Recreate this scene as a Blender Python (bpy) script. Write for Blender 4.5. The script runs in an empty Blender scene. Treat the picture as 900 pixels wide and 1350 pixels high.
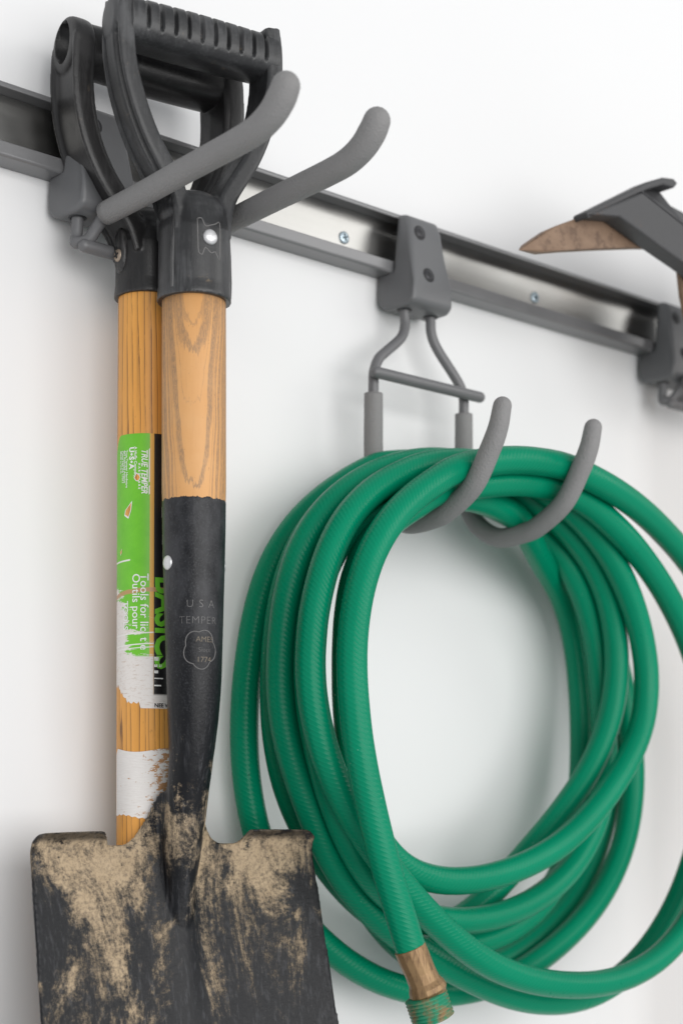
import bpy, bmesh, math, random
from mathutils import Vector, Matrix
from math import sin, cos, pi, radians, sqrt

random.seed(4)
sc = bpy.context.scene
C = sc.collection

# ------------------------------------------------------------------ camera, light, exposure
cam_d = bpy.data.cameras.new("camera")
cam = bpy.data.objects.new("camera", cam_d); C.objects.link(cam)
cam.location = (0, -0.8, 0)
cam.rotation_euler = (radians(90), 0, radians(-41.6))
cam_d.sensor_fit = 'VERTICAL'; cam_d.sensor_height = 36; cam_d.sensor_width = 24
cam_d.lens = 55.6; cam_d.shift_y = 0.2778
cam_d.clip_start = 0.01; cam_d.clip_end = 50
cam_d.dof.use_dof = True; cam_d.dof.focus_distance = 0.91; cam_d.dof.aperture_fstop = 6.3
sc.camera = cam

w = bpy.data.worlds.new("World"); sc.world = w; w.use_nodes = True
bg = w.node_tree.nodes["Background"]
bg.inputs[0].default_value = (0.95, 0.975, 1.0, 1); bg.inputs[1].default_value = 0.54

def area(name, loc, target, sx, sy, power, col):
    d = bpy.data.lights.new(name, 'AREA'); d.shape = 'RECTANGLE'; d.size = sx; d.size_y = sy
    d.energy = power; d.color = col
    o = bpy.data.objects.new(name, d); C.objects.link(o); o.location = loc
    o.rotation_euler = (Vector(target) - Vector(loc)).to_track_quat('-Z', 'Y').to_euler()
    return o
area("front_light", (0.25, -3.8, 0.30), (0.85, 0, 0.0), 4.6, 2.6, 140, (1.0, 0.985, 0.965))
area("added_rail_light", (2.45, -1.75, 1.05), (0.8, 0, 0.1), 1.2, 1.0, 11, (1.0, 0.985, 0.95))  # added lamp, placed to reflect in the rail and lift the right side

sc.view_settings.view_transform = 'Standard'; sc.view_settings.look = 'None'
sc.view_settings.exposure = -0.03; sc.view_settings.gamma = 1.0
sc.render.engine = 'CYCLES'
sc.cycles.use_denoising = True
sc.cycles.max_bounces = 8

# ------------------------------------------------------------------ helpers
def tag(o, label=None, cat=None, group=None, kind=None):
    if label: o["label"] = label
    if cat: o["category"] = cat
    if group: o["group"] = group
    if kind: o["kind"] = kind
    return o

def empty(name, loc=(0, 0, 0), rz=0.0):
    o = bpy.data.objects.new(name, None); C.objects.link(o)
    o.location = loc; o.rotation_euler = (0, 0, rz); o.empty_display_size = 0.02
    return o

def link(name, me, mat, parent=None, smooth=True):
    o = bpy.data.objects.new(name, me); C.objects.link(o)
    if mat:
        me.materials.clear(); me.materials.append(mat)
    if parent: o.parent = parent
    if smooth:
        me.polygons.foreach_set("use_smooth", [True] * len(me.polygons))
    return o

def mesh_bm(name, bm, mat, parent=None, smooth=True):
    me = bpy.data.meshes.new(name)
    bmesh.ops.recalc_face_normals(bm, faces=bm.faces)
    bm.to_mesh(me); bm.free()
    return link(name, me, mat, parent, smooth)

def bevel(o, width, seg=3, angle=35):
    m = o.modifiers.new("bevel", 'BEVEL'); m.width = width; m.segments = seg
    m.limit_method = 'ANGLE'; m.angle_limit = radians(angle); m.harden_normals = False
    return o

def bake(o):
    """apply all modifiers"""
    dg = bpy.context.evaluated_depsgraph_get()
    me = bpy.data.meshes.new_from_object(o.evaluated_get(dg))
    old = o.data
    o.modifiers.clear(); o.data = me
    if old.users == 0: bpy.data.meshes.remove(old)
    me.polygons.foreach_set("use_smooth", [True] * len(me.polygons))
    return o

def catmull(pts, sub):
    pts = [Vector(p) for p in pts]
    ext = [pts[0] * 2 - pts[1]] + pts + [pts[-1] * 2 - pts[-2]]
    out = []
    for i in range(1, len(ext) - 2):
        p0, p1, p2, p3 = ext[i - 1:i + 3]
        for k in range(sub):
            t = k / sub
            out.append(0.5 * ((2 * p1) + (p2 - p0) * t + (2 * p0 - 5 * p1 + 4 * p2 - p3) * t * t + (3 * p1 - p0 - 3 * p2 + p3) * t ** 3))
    out.append(pts[-1])
    return out

def lerp_list(vals, t):
    x = t * (len(vals) - 1); i = min(int(x), len(vals) - 2); f = x - i
    return vals[i] * (1 - f) + vals[i + 1] * f

def sweep(bm, path, prof, ref=None, cap='flat', uv=None):
    """prof(i, t) -> list of (a, b) offsets along (normal, binormal). ref fixes the binormal direction."""
    n = len(path); rings = []
    tang = []
    for i in range(n):
        a = path[max(i - 1, 0)]; b = path[min(i + 1, n - 1)]
        tang.append((b - a).normalized())
    if ref is not None:
        frames = []
        for t in tang:
            b = (ref - t * ref.dot(t)).normalized(); frames.append((b.cross(t).normalized(), b))
    else:
        t0 = tang[0]
        h = Vector((0, 0, 1)) if abs(t0.z) < 0.9 else Vector((1, 0, 0))
        nn = (h - t0 * h.dot(t0)).normalized(); frames = []
        for t in tang:
            nn = (nn - t * nn.dot(t)).normalized(); frames.append((nn, t.cross(nn)))
    ln = 0.0; lens = []
    for i in range(n):
        if i: ln += (path[i] - path[i - 1]).length
        lens.append(ln)
        q = prof(i, i / (n - 1)); N, B = frames[i]
        rings.append([bm.verts.new(path[i] + N * a + B * b) for a, b in q])
    m = len(rings[0])
    ul = bm.loops.layers.uv.verify() if uv else None
    for i in range(n - 1):
        for j in range(m):
            k = (j + 1) % m
            f = bm.faces.new((rings[i][j], rings[i][k], rings[i + 1][k], rings[i + 1][j]))
            if ul:
                for lp, (uu, vv) in zip(f.loops, ((j / m, lens[i]), ((j + 1) / m, lens[i]), ((j + 1) / m, lens[i + 1]), (j / m, lens[i + 1]))):
                    lp[ul].uv = (uu, vv)
    if cap:
        bm.faces.new(rings[0][::-1]); bm.faces.new(rings[-1])
    return rings

def circ(r, m=20):
    return [(r * cos(2 * pi * j / m), r * sin(2 * pi * j / m)) for j in range(m)]

def tube(bm, pts, r, m=20, sub=6, round_ends=(False, False)):
    """round tube through points; r a number or list"""
    path = catmull(pts, sub) if sub > 1 else [Vector(p) for p in pts]
    rl = r if isinstance(r, (list, tuple)) else [r, r]
    n = len(path); rad = [lerp_list(rl, i / (n - 1)) for i in range(n)]
    pre, post, rpre, rpost = [], [], [], []
    if round_ends[0]:
        d = (path[0] - path[1]).normalized()
        for k in (5, 4, 3, 2, 1):
            a = k / 5 * pi / 2 * 0.97; pre.append(path[0] + d * rad[0] * sin(a)); rpre.append(rad[0] * cos(a))
    if round_ends[1]:
        d = (path[-1] - path[-2]).normalized()
        for k in (1, 2, 3, 4, 5):
            a = k / 5 * pi / 2 * 0.97; post.append(path[-1] + d * rad[-1] * sin(a)); rpost.append(rad[-1] * cos(a))
    path = pre + path + post; rad = rpre + rad + rpost
    sweep(bm, path, lambda i, t: circ(rad[i], m))

def lathe(bm, prof, m=32, mat=None):
    """prof: list of (r, z); closed at axis ends"""
    rings = []
    M = mat or Matrix.Identity(4)
    for r, z in prof:
        if r < 1e-6: rings.append([bm.verts.new(M @ Vector((0, 0, z)))])
        else: rings.append([bm.verts.new(M @ Vector((r * cos(2 * pi * j / m), r * sin(2 * pi * j / m), z))) for j in range(m)])
    for a, b in zip(rings, rings[1:]):
        for j in range(m):
            k = (j + 1) % m
            if len(a) == 1: bm.faces.new((a[0], b[j], b[k]))
            elif len(b) == 1: bm.faces.new((a[j], a[k], b[0]))
            else: bm.faces.new((a[j], a[k], b[k], b[j]))
    if len(rings[0]) > 1: bm.faces.new(rings[0][::-1])
    if len(rings[-1]) > 1: bm.faces.new(rings[-1])

def along(loc, direction):
    """matrix taking +Z to direction at loc"""
    return Matrix.Translation(loc) @ Vector(direction).to_track_quat('Z', 'Y').to_matrix().to_4x4()

def remesh(o, vox, smooth=2):
    m = o.modifiers.new("r", 'REMESH'); m.mode = 'VOXEL'; m.voxel_size = vox; m.use_smooth_shade = True
    if smooth:
        s = o.modifiers.new("s", 'SMOOTH'); s.factor = 0.5; s.iterations = smooth
    return bake(o)

def text_mesh(body, size, shear=0.0, offset=0.0, spacing=1.0, sx=1.0):
    cu = bpy.data.curves.new("lettering", 'FONT'); cu.body = body; cu.size = size
    cu.shear = shear; cu.offset = offset; cu.space_character = spacing; cu.resolution_u = 3
    o = bpy.data.objects.new("tmp", cu); C.objects.link(o)
    bpy.context.view_layer.update()
    me = bpy.data.meshes.new_from_object(o.evaluated_get(bpy.context.evaluated_depsgraph_get()))
    bpy.data.objects.remove(o); bpy.data.curves.remove(cu)
    bm = bmesh.new(); bm.from_mesh(me); bpy.data.meshes.remove(me)
    for v in bm.verts: v.co.x *= sx
    return bm

def cut_grid(bm, step, axis):
    lo = min(v.co[axis] for v in bm.verts); hi = max(v.co[axis] for v in bm.verts)
    no = Vector((0, 0, 0)); no[axis] = 1
    x = lo + step
    while x < hi:
        co = Vector((0, 0, 0)); co[axis] = x
        bmesh.ops.bisect_plane(bm, geom=bm.verts[:] + bm.edges[:] + bm.faces[:], plane_co=co, plane_no=no)
        x += step

# ------------------------------------------------------------------ materials
def nodes(name):
    m = bpy.data.materials.new(name); m.use_nodes = True
    return m, m.node_tree.nodes, m.node_tree.links, m.node_tree.nodes["Principled BSDF"]

class G:
    """small node-graph writer"""
    def __init__(s, name):
        s.m, s.n, s.l, s.b = nodes(name)
    def put(s, node, sock, v):
        i = node.inputs[sock]
        if hasattr(v, "is_output") : s.l.new(v, i)
        else: i.default_value = v
    def tex(s, kind="Object"):
        return s.n.new("ShaderNodeTexCoord").outputs[kind]
    def mapping(s, vec, loc=(0, 0, 0), rot=(0, 0, 0), scale=(1, 1, 1)):
        k = s.n.new("ShaderNodeMapping"); s.l.new(vec, k.inputs[0])
        k.inputs[1].default_value = loc; k.inputs[2].default_value = rot; k.inputs[3].default_value = scale
        return k.outputs[0]
    def noise(s, vec, scale, detail=4, rough=0.55, dist=0.0):
        k = s.n.new("ShaderNodeTexNoise"); s.l.new(vec, k.inputs["Vector"])
        k.inputs["Scale"].default_value = scale; k.inputs["Detail"].default_value = detail
        k.inputs["Roughness"].default_value = rough; k.inputs["Distortion"].default_value = dist
        return k.outputs[0]
    def math(s, op, a, b=0.0, c=0.0, clamp=False):
        k = s.n.new("ShaderNodeMath"); k.operation = op; k.use_clamp = clamp
        s.put(k, 0, a); s.put(k, 1, b)
        if len(k.inputs) > 2: s.put(k, 2, c)
        return k.outputs[0]
    def sep(s, vec):
        k = s.n.new("ShaderNodeSeparateXYZ"); s.l.new(vec, k.inputs[0]); return k.outputs
    def comb(s, x, y, z):
        k = s.n.new("ShaderNodeCombineXYZ"); s.put(k, 0, x); s.put(k, 1, y); s.put(k, 2, z); return k.outputs[0]
    def ramp(s, f, stops, interp='LINEAR'):
        k = s.n.new("ShaderNodeValToRGB"); s.l.new(f, k.inputs[0]); cr = k.color_ramp; cr.interpolation = interp
        while len(cr.elements) < len(stops): cr.elements.new(0.5)
        for e, (p, c) in zip(cr.elements, stops):
            e.position = p; e.color = (c, c, c, 1) if isinstance(c, (int, float)) else (*c, 1)
        return k.outputs[0]
    def step(s, f, lo, hi):
        k = s.n.new("ShaderNodeMapRange"); k.interpolation_type = 'SMOOTHSTEP'
        s.put(k, 0, f); s.put(k, 1, lo); s.put(k, 2, hi); s.put(k, 3, 0.0); s.put(k, 4, 1.0)
        return k.outputs[0]
    def mix(s, f, a, b):
        k = s.n.new("ShaderNodeMix"); k.data_type = 'RGBA'
        s.put(k, 0, f)
        s.put(k, 6, (*a, 1) if isinstance(a, tuple) else a); s.put(k, 7, (*b, 1) if isinstance(b, tuple) else b)
        return k.outputs[2]
    def bump(s, h, strength=0.3, dist=0.001):
        k = s.n.new("ShaderNodeBump"); k.inputs["Strength"].default_value = strength; k.inputs["Distance"].default_value = dist
        s.l.new(h, k.inputs["Height"]); s.l.new(k.outputs[0], s.b.inputs["Normal"])
    def set(s, **kw):
        for k, v in kw.items():
            nm = {"color": "Base Color", "rough": "Roughness", "metal": "Metallic", "spec": "Specular IOR Level", "coat": "Coat Weight", "coatr": "Coat Roughness", "ior": "IOR"}[k]
            s.put(s.b, nm, (*v, 1) if isinstance(v, tuple) else v)
        return s.m

def mat_wall():
    g = G("white_wall_paint"); o = g.tex()
    n = g.noise(o, 60, 5, 0.6); n2 = g.noise(o, 3, 3)
    g.bump(n, 0.05, 0.002)
    return g.set(color=g.mix(n2, (0.735, 0.737, 0.745), (0.755, 0.757, 0.762)), rough=0.7, spec=0.25)

def mat_plain(name, col, rough=0.5, metal=0.0, nscale=400, bump=0.1, var=0.12, bdist=0.0006, spec=0.5, grime=None):
    g = G(name); o = g.tex()
    n = g.noise(o, nscale, 4, 0.6); big = g.noise(o, 35, 4, 0.6)
    lo = tuple(c * (1 - var) for c in col); hi = tuple(min(1, c * (1 + var)) for c in col)
    col_out = g.mix(big, lo, hi)
    if grime:
        gm = g.step(g.noise(g.mapping(o, (3, 1, 7)), 60, 6, 0.7), 0.6, 0.72)
        col_out = g.mix(g.math('MULTIPLY', gm, 0.6), col_out, grime)
    if bump: g.bump(n, bump, bdist)
    return g.set(color=col_out, rough=g.math('ADD', g.math('MULTIPLY', big, 0.16), rough - 0.08), metal=metal, spec=spec)

def mat_grip(name, col, dusty):
    g = G(name); o = g.tex()
    fine = g.noise(o, 900, 3, 0.6); big = g.noise(o, 28, 5, 0.65)
    scr = g.noise(g.mapping(o, scale=(700, 700, 60)), 1, 3, 0.6)
    worn = g.step(g.math('ADD', g.math('MULTIPLY', big, 0.7), g.math('MULTIPLY', scr, 0.3)), 0.45, 0.68)
    c = g.mix(g.math('MULTIPLY', worn, dusty), col, tuple(x * 2.3 + 0.012 for x in col))
    sp = g.step(g.noise(g.mapping(o, (5, 2, 1)), 75, 5, 0.7), 0.63, 0.72)
    c = g.mix(g.math('MULTIPLY', sp, 0.5 * dusty), c, (0.20, 0.15, 0.10))
    pt = g.n.new('ShaderNodeNewGeometry').outputs['Pointiness']
    c = g.mix(g.math('MULTIPLY', g.step(pt, 0.515, 0.575), g.math('MULTIPLY', g.step(scr, 0.3, 0.6), 0.55)), c, (0.105, 0.103, 0.102))   # rubbed edges
    g.bump(fine, 0.25, 0.0004)
    return g.set(color=c, rough=g.math('ADD', 0.34, g.math('MULTIPLY', worn, 0.22)), spec=0.45)

def mat_sleeve():
    g = G("grey_foam_sleeve"); o = g.tex()
    v = g.n.new("ShaderNodeTexVoronoi"); g.l.new(o, v.inputs["Vector"]); v.inputs["Scale"].default_value = 950
    big = g.noise(o, 30, 4, 0.6)
    sm = g.step(g.noise(g.mapping(o, (2, 9, 4), scale=(1, .5, 1)), 55, 6, 0.7), 0.66, 0.74)
    c = g.mix(big, (0.200, 0.197, 0.197), (0.240, 0.237, 0.237))
    c = g.mix(g.math('MULTIPLY', sm, 0.35), c, (0.22, 0.19, 0.15))
    g.bump(v.outputs[0], 0.5, 0.0006)
    return g.set(color=c, rough=0.62, spec=0.35)

def mat_rail():
    g = G("brushed_steel_rail"); o = g.tex()
    st = g.noise(g.mapping(o, scale=(9, 240, 240)), 1, 4, 0.6)
    bl = g.noise(g.mapping(o, scale=(1, 1, 2)), 22, 3, 0.5)
    c = g.mix(bl, (0.30, 0.30, 0.295), (0.46, 0.452, 0.435))
    g.bump(st, 0.12, 0.0004)
    return g.set(color=c, rough=g.math('ADD', 0.22, g.math('MULTIPLY', bl, 0.2)), metal=1.0)

def mat_wood_front():
    g = G("worn_ash_wood"); o = g.mapping(g.tex(), rot=(0, 0, radians(26)))
    x, y, z = g.sep(o)
    wob = g.math('MULTIPLY', g.math('SUBTRACT', g.noise(g.mapping(o, scale=(60, 60, 14)), 1, 2, 0.5), 0.5), 0.006)
    xx = g.math('ADD', x, g.math('ADD', wob, 0.0005))
    wz = g.math('MULTIPLY', g.math('SUBTRACT', g.noise(g.mapping(o, scale=(420, 420, 60)), 1, 4, 0.65), 0.5), 0.022)
    x2 = g.math('MULTIPLY', xx, xx); x3 = g.math('MULTIPLY', x2, xx)
    f = g.math('ADD', g.math('SUBTRACT', z, g.math('ADD', g.math('MULTIPLY', x2, 240.0), g.math('MULTIPLY', g.math('MULTIPLY', x3, xx), 2.85e6))), wz)   # nested U shapes
    gx = g.math('ADD', g.math('MULTIPLY', xx, 480.0), g.math('MULTIPLY', x3, 1.14e7))
    grad = g.math('SQRT', g.math('ADD', 1.0, g.math('MULTIPLY', gx, gx)))
    light, dark = (0.66, 0.355, 0.140), (0.215, 0.145, 0.095)
    col = g.mix(g.noise(g.mapping(o, scale=(200, 200, 12)), 1, 3, 0.6), light, (0.58, 0.295, 0.110))
    sp_ = g.noise(g.mapping(o, scale=(1300, 1300, 420)), 1, 3, 0.75)
    for f0, wd, am in ((.173, .00125, .68), (.247, .0020, .62), (.262, .0010, .40), (.215, .00025, .30), (.130, .00022, .35), (.100, .00045, .55), (.040, .00060, .65), (.015, .0002, .4), (-.03, .0003, .45), (-.07, .0005, .6), (-.12, .0002, .4), (-.16, .0006, .6), (-.27, .0005, .6), (-.40, .0008, .6)):
        dd = g.math('DIVIDE', g.math('ABSOLUTE', g.math('SUBTRACT', f, f0)), grad)
        dd = g.math('ADD', dd, g.math('MULTIPLY', g.math('SUBTRACT', sp_, 0.5), wd * 1.6))
        k = g.step(dd, wd * 1.35, wd * 0.75)
        col = g.mix(g.math('MULTIPLY', k, g.math('MULTIPLY', am, g.math('ADD', 0.55, g.math('MULTIPLY', g.step(sp_, 0.40, 0.58), 0.55)))), col, dark)
    pores = g.noise(g.mapping(o, scale=(1500, 1500, 55)), 1, 3, 0.7)
    pm = g.step(pores, 0.60, 0.72)
    spk = g.step(g.noise(g.mapping(o, (1, 2, 3), scale=(900, 900, 280)), 1, 2, 0.6), 0.70, 0.74)
    col = g.mix(g.math('MULTIPLY', pm, 0.25), col, (0.36, 0.20, 0.10))
    col = g.mix(g.math('MULTIPLY', spk, 0.55), col, (0.16, 0.09, 0.05))
    big = g.noise(o, 26, 4, 0.6)
    col = g.mix(g.math('MULTIPLY', g.step(big, 0.45, 0.75), 0.25), col, (0.70, 0.43, 0.22))
    g.bump(pores, 0.25, 0.0005)
    return g.set(color=col, rough=0.5, spec=0.35)

def mat_wood_rear():
    g = G("orange_varnished_wood"); o = g.mapping(g.tex(), rot=(0, 0, radians(22)))
    x, y, z = g.sep(o)
    wob = g.math('MULTIPLY', g.noise(g.mapping(o, scale=(190, 190, 5)), 1, 3, 0.6), 0.0032)
    wob = g.math('ADD', wob, g.math('MULTIPLY', g.noise(g.mapping(o, (3, 1, 2), scale=(85, 85, 3)), 1, 2, 0.5), 0.009))
    q = g.math('MULTIPLY', g.math('ADD', g.math('ADD', x, wob), g.math('MULTIPLY', z, 0.012)), 320.0)
    fr = g.math('FRACT', q)
    line = g.ramp(fr, [(0.0, 0.0), (0.62, 0.12), (0.86, 0.45), (0.90, 1.0), (0.945, 0.9), (0.97, 0.0)])
    brk = g.step(g.noise(g.mapping(o, scale=(420, 420, 40)), 1, 4, 0.7), 0.28, 0.52)
    pores = g.noise(g.mapping(o, scale=(1300, 1300, 45)), 1, 3, 0.7)
    big = g.noise(g.mapping(o, scale=(60, 60, 18)), 1, 3, 0.6)
    c = g.mix(big, (0.70, 0.300, 0.050), (0.84, 0.415, 0.100))
    c = g.mix(g.math('MULTIPLY', g.math('MULTIPLY', line, brk), 0.95), c, (0.14, 0.065, 0.025))
    c = g.mix(g.math('MULTIPLY', g.step(pores, 0.6, 0.74), 0.3), c, (0.22, 0.10, 0.035))
    c = g.mix(g.math('MULTIPLY', g.step(g.noise(g.mapping(o, (2, 2, 5), scale=(300, 300, 120)), 1, 5, 0.75), 0.62, 0.72), 0.45), c, (0.16, 0.075, 0.03))
    g.bump(pores, 0.2, 0.0004)
    return g.set(color=c, rough=0.42, spec=0.45)

def mat_shovel(name, blade):
    """black painted steel with dried mud"""
    g = G(name); o = g.tex()
    x, y, z = g.sep(o)
    fine = g.noise(o, 420, 5, 0.7)
    scr = g.noise(g.mapping(o, rot=(0, radians(14), 0), scale=(420, 420, 28)), 1, 4, 0.65)
    big = g.noise(g.mapping(o, (0.36, 0.1, 0.05), rot=(0, radians(-14), 0), scale=(1.5, 1, 0.55)), 24, 7, 0.66, 0.8)
    grain = g.noise(o, 900, 3, 0.7)
    low = g.step(z, 0.075, 0.015)                            # scraped by digging lower down
    st = g.math('ADD', g.math('MULTIPLY', scr, low), g.math('MULTIPLY', grain, g.math('SUBTRACT', 1.0, low)))
    base = g.mix(g.step(st, 0.48, 0.78), (0.006, 0.0065, 0.0085), (0.042, 0.043, 0.048))
    base = g.mix(g.math('MULTIPLY', g.step(fine, 0.60, 0.74), 0.30), base, (0.11, 0.105, 0.10))
    film = g.math('MULTIPLY', g.step(g.noise(g.mapping(o, (2, 5, 1), scale=(1, 1, .5)), 45, 6, 0.7), 0.34, 0.62), g.step(z, 0.060, 0.110))
    base = g.mix(g.math('MULTIPLY', film, 0.55), base, (0.062, 0.063, 0.069))                # chalky worn paint on the upper socket
    if blade:
        ax = g.math('ABSOLUTE', x)
        top = g.step(z, -0.068, -0.024)                       # mud caked under the steps
        neck = g.step(g.math('ADD', z, g.math('MULTIPLY', g.math('SUBTRACT', g.noise(g.mapping(o, (9, 3, 2)), 70, 6, 0.75), 0.5), 0.24)), 0.008, -0.022)
        neck = g.math('MULTIPLY', neck, g.math('SUBTRACT', 1.0, g.math('MULTIPLY', g.step(ax, 0.040, 0.046), g.math('MULTIPLY', 0.8, g.step(z, -0.0265, -0.0225)))))
        side = g.step(ax, 0.088, 0.050)                      # thin towards the edges
        amt = g.math('ADD', g.math('MULTIPLY', top, 0.105), g.math('MULTIPLY', side, 0.05))
        amt = g.math('SUBTRACT', amt, g.math('MULTIPLY', g.step(ax, 0.016, 0.004), 0.10))
        m = g.math('ADD', g.math('ADD', g.math('MULTIPLY', big, 0.80), g.math('MULTIPLY', scr, 0.10)), g.math('ADD', amt, g.math('MULTIPLY', g.noise(o, 260, 6, 0.8), 0.30)))
        mud = g.math('MULTIPLY', g.step(m, 0.622, 0.775), neck)
        thin = g.math('MULTIPLY', g.step(m, 0.58, 0.78), neck)
        base = g.mix(g.math('MULTIPLY', thin, 0.22), base, (0.30, 0.26, 0.21))
        mc = g.mix(g.noise(o, 90, 5, 0.7), (0.34, 0.25, 0.155), (0.54, 0.42, 0.285))
        mud = g.math('MULTIPLY', mud, g.math('ADD', 0.60, g.math('MULTIPLY', g.step(g.noise(o, 520, 5, 0.8), 0.34, 0.56), 0.40)))
        col = g.mix(g.math('MULTIPLY', mud, 0.95), base, mc)
        h = g.math('ADD', g.math('MULTIPLY', mud, 0.9), g.math('MULTIPLY', fine, 0.5))
        # rust at the rim
        g.bump(h, 0.5, 0.0009)
        return g.set(color=col, rough=g.math('ADD', 0.36, g.math('MULTIPLY', mud, 0.45)), spec=0.24)
    g.bump(fine, 0.3, 0.0005)
    return g.set(color=base, rough=g.math('ADD', 0.28, g.math('MULTIPLY', scr, 0.22)), spec=0.5)

def mat_hose():
    g = G("green_vinyl_hose"); uv = g.tex("UV"); o = g.tex()
    u, v, _ = g.sep(uv)
    # braid showing through: slanted cords
    a = g.math('FRACT', g.math('ADD', g.math('MULTIPLY', u, 14.0), g.math('MULTIPLY', v, 330.0)))
    cord = g.math('ABSOLUTE', g.math('SUBTRACT', a, 0.5))
    b = g.math('FRACT', g.math('SUBTRACT', g.math('MULTIPLY', u, 8.0), g.math('MULTIPLY', v, 10.0)))
    lon = g.math('ABSOLUTE', g.math('SUBTRACT', b, 0.5))
    n = g.noise(o, 240, 4, 0.6); big = g.noise(o, 14, 3, 0.5)
    c = g.mix(big, (0.000, 0.182, 0.094), (0.000, 0.236, 0.124))
    c = g.mix(g.math('MULTIPLY', g.step(cord, 0.32, 0.5), 0.22), c, (0.000, 0.265, 0.140))
    dirt = g.step(g.noise(g.mapping(o, (4, 4, 1)), 130, 3, 0.7), 0.735, 0.76)
    c = g.mix(g.math('MULTIPLY', dirt, 0.5), c, (0.015, 0.06, 0.045))
    fleck = g.step(g.noise(g.mapping(o, (1, 7, 2)), 420, 2, 0.6), 0.785, 0.80)
    c = g.mix(g.math('MULTIPLY', fleck, 0.7), c, (0.45, 0.55, 0.48))
    seam = g.step(g.math('ABSOLUTE', g.math('SUBTRACT', u, 0.31)), 0.010, 0.004)
    c = g.mix(g.math('MULTIPLY', seam, 0.45), c, (0.18, 0.42, 0.30))
    h = g.math('ADD', g.math('MULTIPLY', g.step(cord, 0.15, 0.5), 0.8), g.math('ADD', g.math('MULTIPLY', n, 0.5), g.math('MULTIPLY', lon, 0.6)))
    g.bump(h, 0.26, 0.0005)
    return g.set(color=c, rough=g.math('ADD', 0.22, g.math('MULTIPLY', n, 0.16)), spec=0.15)

def mat_brass(name, green):
    g = G(name); o = g.tex()
    n = g.noise(o, 160, 5, 0.65); st = g.noise(g.mapping(o, rot=(0, radians(-15), 0), scale=(600, 600, 60)), 1, 3, 0.6)
    c = g.mix(n, (0.20, 0.115, 0.055), (0.36, 0.235, 0.115))
    c = g.mix(g.math('MULTIPLY', g.step(st, 0.5, 0.7), 0.6), c, (0.10, 0.055, 0.03))
    if green: c = g.mix(g.step(g.noise(o, 90, 4, 0.6), 0.62, 0.40), c, (0.01, 0.24, 0.13))  # green patina and the hose's reflected green, both mixed into the colour
    g.bump(st, 0.3, 0.0005)
    return g.set(color=c, rough=0.42, metal=0.2 if green else 0.45)

def mat_rust():
    g = G("rusty_blade_steel"); o = g.tex()
    n = g.noise(g.mapping(o, scale=(1, 1, 3)), 45, 6, 0.65); f = g.noise(o, 380, 4, 0.7)
    c = g.mix(n, (0.12, 0.068, 0.042), (0.30, 0.205, 0.14))
    c = g.mix(g.math('MULTIPLY', g.step(g.noise(o, 110, 6, 0.75), 0.52, 0.62), 0.6), c, (0.085, 0.05, 0.035))
    g.bump(f, 0.3, 0.0006)
    return g.set(color=c, rough=0.6, metal=0.3)

# label printing: u = angle across (0..1), v = height (0 bottom .. 1 top)
def mat_label():
    g = G("printed_paper_label"); uv = g.tex("UV"); o = g.tex()
    u, v, _ = g.sep(uv)
    n1 = g.noise(g.mapping(o, scale=(1, 1, 1.0)), 110, 6, 0.72, 0.4); n2 = g.noise(g.mapping(o, scale=(300, 300, 1100)), 1, 4, 0.7); n3 = g.noise(g.mapping(o, (.2, .1, .33), scale=(70, 70, 330)), 1, 6, 0.72)
    green = g.mix(n1, (0.115, 0.46, 0.022), (0.20, 0.60, 0.035))
    c = g.mix(g.step(u, 0.5585, 0.5605), green, (0.70, 0.37, 0.055))
    c = g.mix(g.step(u, 0.6105, 0.6125), c, (0.010, 0.009, 0.010))
    # worn through to white paper at the lower left
    bias = g.math('ADD', g.math('MULTIPLY', g.step(v, 0.52, 0.28), 0.26), g.math('MULTIPLY', g.step(u, 0.42, 0.02), 0.26))
    bias = g.math('MULTIPLY', bias, g.step(v, 0.60, 0.42))
    low = g.math('MULTIPLY', g.step(v, 0.195, 0.185), g.math('SUBTRACT', 1.0, g.math('MULTIPLY', g.step(u, 0.60, 0.62), g.step(v, 0.045, 0.055))))
    m = g.math('ADD', g.math('ADD', g.math('MULTIPLY', n3, 0.68), g.math('MULTIPLY', n2, 0.22)), bias)
    torn = g.math('MAXIMUM', g.math('MULTIPLY', g.step(m, 0.745, 0.775), g.step(u, 0.66, 0.5)), low)
    paper = g.mix(g.step(n2, 0.5, 0.75), (0.74, 0.70, 0.67), (0.58, 0.50, 0.44))
    paper = g.mix(g.math('MULTIPLY', g.step(g.noise(g.mapping(o, (.7, .2, .1), scale=(90, 90, 700)), 1, 5, 0.75), 0.60, 0.68), 0.75), paper, (0.42, 0.26, 0.15))
    c = g.mix(torn, c, paper)
    # a scratch down to the wood
    sv = g.math('ADD', v, g.math('MULTIPLY', g.math('POWER', g.math('SUBTRACT', u, 0.75), 2.0), 0.045))
    sv = g.math('ADD', sv, g.math('MULTIPLY', g.math('SUBTRACT', n1, 0.5), 0.012))
    scr = g.step(g.math('ABSOLUTE', g.math('SUBTRACT', sv, 0.434)), 0.010, 0.006)
    c = g.mix(g.math('MULTIPLY', scr, 0.9), c, (0.50, 0.27, 0.13))
    for (vv, uu, wd) in ((0.535, 0.30, 0.0022), (0.265, 0.6, 0.0016), (0.225, 0.6, 0.0016), (0.212, 0.6, 0.0012)):
        sv2 = g.math('SUBTRACT', v, g.math('MULTIPLY', u, 0.02))
        k = g.step(g.math('ABSOLUTE', g.math('SUBTRACT', sv2, vv)), wd * 1.6, wd)
        c = g.mix(g.math('MULTIPLY', k, g.step(u, uu + 0.02, uu)), c, (0.80, 0.78, 0.75))
    g.bump(g.math('ADD', torn, n2), 0.2, 0.0003)
    return g.set(color=c, rough=0.38, spec=0.45)

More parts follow.
